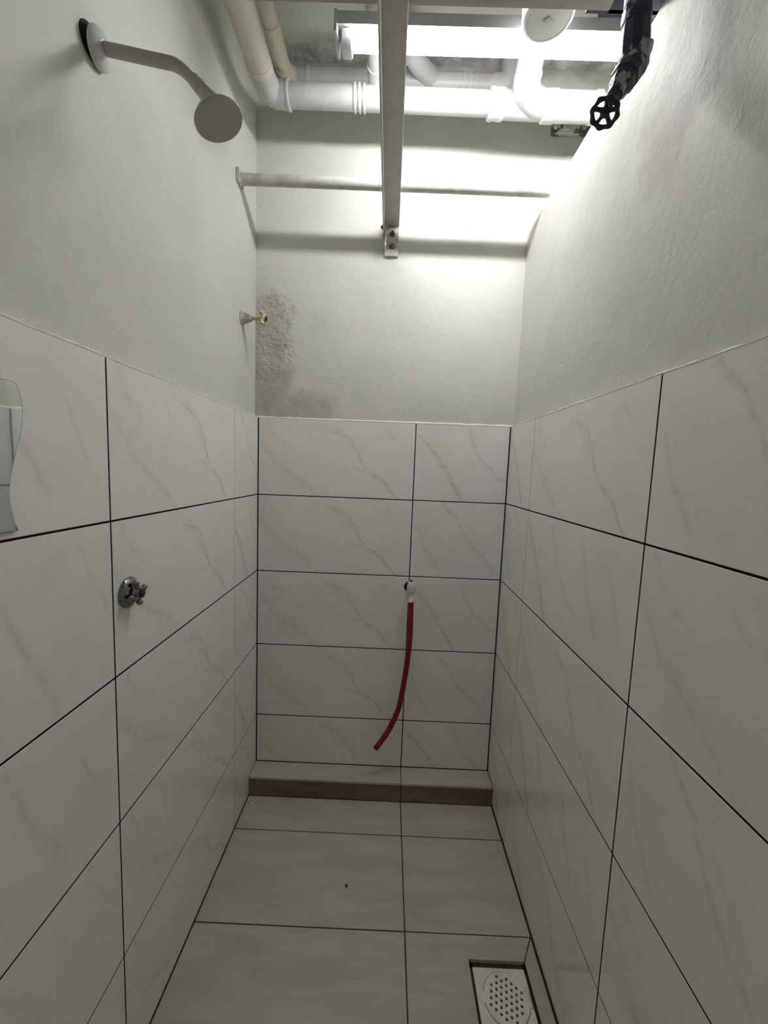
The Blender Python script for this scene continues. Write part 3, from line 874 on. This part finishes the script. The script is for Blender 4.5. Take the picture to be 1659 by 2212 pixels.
# ------------------------------------------------------------------ white plastic tap and red hose on the back wall
TX = 0.604
t = thing('wall_tap', 'small white plastic tap on the back wall at the tile joint', 'tap', (TX, 0, 0.842))
b = BM(); lathe(b, (0.6015, 0.0003, 0.843), (0, -1, 0), [(0, 0.0210), (0.0012, 0.0205), (0.0014, 0.014)], 32)
obj('wall_hole_rim', b, M_DARK, t, 'black ring around the pipe hole')
b = BM(); sweep(b, [(0.603, 0.0, 0.845), (0.604, -0.040, 0.845)], 0.0085, 20)
obj('inlet', b, M_WPLAS, t)
b = BM(); lathe(b, (0.6045, -0.048, 0.826), (0, -0.10, 1), [(0, 0.0080), (0.004, 0.0125), (0.014, 0.0150), (0.030, 0.0150), (0.042, 0.0140), (0.050, 0.0115), (0.054, 0.0095)], 28)
bd = obj('tap_body', b, M_WPLAS, t)
b = BM(); lathe(b, (0.6042, -0.0532, 0.8792), (0, -0.10, 1), [(0, 0.0072), (0.0022, 0.0070), (0.0026, 0.0)], 20)
obj('stem_socket', b, M_DARK, bd, 'dark round stem socket')
b = BM(); sweep(b, [(0.612, -0.050, 0.856), (0.622, -0.056, 0.862)], [0.0065, 0.0045], 14)
obj('lever_stub', b, M_WPLAS, bd)
b = BM(); lathe(b, (0.6048, -0.049, 0.836), (0.03, -0.10, -1), [(0, 0.0100), (0.008, 0.0092), (0.024, 0.0092), (0.026, 0.0105), (0.031, 0.0112), (0.038, 0.0112), (0.039, 0.0095)], 24)
obj('spout', b, M_WPLAS, t)
hp = [(0.6065, -0.053, 0.800), (0.6085, -0.057, 0.735), (0.6085, -0.060, 0.674), (0.6055, -0.062, 0.609), (0.5980, -0.064, 0.487 + 0.03),
      (0.5790, -0.065, 0.385), (0.5520, -0.066, 0.306), (0.5265, -0.067, 0.256), (0.4940, -0.068, 0.206)]
c = spline(hp, 8)
t = thing('hose', 'short red rubber hose hanging from the white tap, curling left', 'hose', (0.607, -0.053, 0.80))
b = BM(); sweep(b, c, 0.0108, 24, caps=False)
n0 = len(c)
tip = c[-1]; td = (c[-1] - c[-2]).normalized()
lathe(b, tip, -td, [(0, 0.0108), (0.0, 0.0080), (0.020, 0.0078)], 24, caps=False)
obj('hose_wall', b, M_HOSE, t)
b = BM(); lathe(b, tip - td * 0.018, td, [(0, 0.0079), (0.001, 0.0079)], 24)
obj('bore', b, M_HOSE_IN, t)
b = BM(); lathe(b, c[0], (c[1] - c[0]), [(0, 0.0080), (0.0006, 0.0108)], 24)
obj('mouth', b, M_HOSE, t)

# ------------------------------------------------------------------ floor drain
DX, DY, DZ = 0.843, -0.6755, -0.008
t = thing('floor_drain', 'white plastic square floor drain with round perforated cover', 'drain', (DX, DY, -0.03))
def disc_outline(r, n=64): return [(DX + 0.006 + r * math.cos(2 * math.pi * i / n), DY + r * math.sin(2 * math.pi * i / n)) for i in range(n)]
def carve(name, bm_body, bm_cut, mat, parent):
    a = bpy.data.objects.new('a', to_mesh('a', bm_body, mat)); COL.objects.link(a)
    c_ = bpy.data.objects.new('c', to_mesh('c', bm_cut, mat)); COL.objects.link(c_)
    md = a.modifiers.new('b', 'BOOLEAN'); md.object = c_; md.operation = 'DIFFERENCE'; md.solver = 'EXACT'
    bpy.context.view_layer.update()
    dg = bpy.context.evaluated_depsgraph_get()
    me = bpy.data.meshes.new_from_object(a.evaluated_get(dg))
    bpy.data.objects.remove(a); bpy.data.objects.remove(c_)
    b_ = BM(); b_.from_mesh(me); bpy.data.meshes.remove(me)
    return obj(name, b_, mat, parent)
CX = DX + 0.006
RC = 0.0560
plate = BM(); bx(plate, 0.7760, 0.9125, -0.7500, -0.6115, DZ - 0.006, DZ, 0.0012, 1)
cut = BM(); prism(cut, [(CX + (RC + 0.0012) * math.cos(2 * math.pi * i / 64), DY + (RC + 0.0012) * math.sin(2 * math.pi * i / 64)) for i in range(64)], 'z', DZ - 0.01, DZ + 0.01)
fr = carve('frame', plate, cut, M_DRAIN, t)
cover = BM(); prism(cover, [(CX + RC * math.cos(2 * math.pi * i / 64), DY + RC * math.sin(2 * math.pi * i / 64)) for i in range(64)], 'z', DZ - 0.005, DZ + 0.0012)
cut = BM()
pitch = 0.0145
for i in range(-4, 5):
    for j in range(-4, 5):
        x = (i + 0.5 * (j % 2)) * pitch; y = j * pitch * 0.80
        ca, sa = math.cos(0.30), math.sin(0.30)
        x, y = x * ca - y * sa, x * sa + y * ca
        if math.hypot(x, y) < RC - 0.0075:
            prism(cut, [(CX + x + 0.0035 * math.cos(k * math.pi / 5), DY + y + 0.0035 * math.sin(k * math.pi / 5)) for k in range(10)], 'z', DZ - 0.02, DZ + 0.02)
cv = carve('cover', cover, cut, M_DRAIN, t)
b = BM(); bx(b, CX + 0.050, 0.9090, DY - 0.016, DY + 0.016, DZ + 0.0003, DZ + 0.0016, 0.0004, 1)
obj('tab', b, M_DRAIN, cv)
b = BM(); bx(b, 0.9090, 0.9100, DY - 0.017, DY + 0.016, DZ - 0.0005, DZ + 0.0007)
obj('tab_slot', b, M_DARK, fr)
b = BM(); lathe(b, (CX - RC - 0.001, DY + 0.002, DZ - 0.001), (0, 0, 1), [(0, 0.0125), (0.0016, 0.0122), (0.0020, 0.010)], 24)
obj('hinge_boss', b, M_DRAIN, fr)
b = BM(); prism(b, [(CX + 0.0545 * math.cos(2 * math.pi * i / 40), DY + 0.0545 * math.sin(2 * math.pi * i / 40)) for i in range(40)], 'z', -0.055, -0.030)
obj('drain_well', b, M_DARK, t)
b = BM()
for x0, x1, y0, y1 in ((0.7685, 0.7775, -0.7515, -0.6000), (0.9110, 0.9175, -0.7515, -0.6000), (0.7690, 0.9170, -0.7515, -0.7485), (0.7690, 0.9170, -0.6125, -0.6000)):
    bx(b, x0, x1, y0, y1, -0.058, DZ - 0.0025)
obj('bedding', b, M_GROUT_F, t, 'brown grout around the drain plate')

# ------------------------------------------------------------------ wavy mirror on the left wall
edge = [(-1.038, 1.394), (-1.024, 1.3935), (-1.0175, 1.386), (-1.0140, 1.372), (-1.0128, 1.356), (-1.0165, 1.331), (-1.0270, 1.299),
        (-1.0355, 1.269), (-1.0388, 1.247), (-1.0378, 1.229), (-1.0335, 1.208), (-1.0280, 1.196)]
c = [Vector((p[0], p[1], 0)) for p in edge]
sm = spline(c, 5)
right = [(p.x, p.y) for p in sm]
lower = [(-1.10, 1.197), (-1.20, 1.192), (-1.30, 1.196)]
left = [(-1.3060, 1.215), (-1.2985, 1.247), (-1.3080, 1.300), (-1.3230, 1.350), (-1.3180, 1.386)]
upper = [(-1.26, 1.402), (-1.20, 1.398), (-1.12, 1.391)]
out = right + lower + left + upper
t = thing('mirror', 'wavy-edged frameless mirror on the left tiles at the picture edge', 'mirror', (0.001, -1.16, 1.20))
b = BM(); prism(b, out, 'x', 0.0006, 0.0046)
obj('glass_body', b, M_MEDGE, t)
cen = Vector((-1.165, 1.295))
b = BM(); prism(b, [tuple(cen + (Vector(p) - cen) * 0.994) for p in out], 'x', 0.0040, 0.0049)
obj('mirror_face', b, M_MIRROR, t)

# ------------------------------------------------------------------ crumbs on the floor and step
def crumb(p, r, mat, lab, seed):
    b = BM(); bmesh.ops.create_icosphere(b, subdivisions=2, radius=r)
    for v in b.verts:
        v.co *= 1 + 0.45 * noise.noise(v.co / r * 1.3 + V(seed, 0, 0))
        v.co.z *= 0.55
    lo = min(v.co.z for v in b.verts)
    bmesh.ops.translate(b, verts=b.verts[:], vec=Vector(p) + V(0, 0, -lo))
    o = solid('crumb', b, mat, p)
    tag(o, lab, 'debris', 'crumbs on floor and step')
crumb((0.421, -0.424, 0.0), 0.0045, M_CRUMB_D, 'dark crumb in the middle of the floor tile', 1)
crumb((0.026, -0.128, 0.0), 0.0042, M_CRUMB, 'white plaster crumb on the floor in the back left corner', 2)
crumb((0.106, -0.151, 0.0), 0.0026, M_CRUMB, 'tiny pale crumb on the floor just in front of the step', 3)
crumb((0.177, -0.499, 0.0), 0.0025, M_CRUMB, 'tiny white crumb on the floor near the left wall', 4)
crumb((0.041, -0.061, STEP_Z), 0.0034, M_CRUMB, 'leftmost pale crumb on top of the step', 5)
crumb((0.115, -0.054, STEP_Z), 0.0032, M_CRUMB, 'second pale crumb from the left on top of the step', 6)
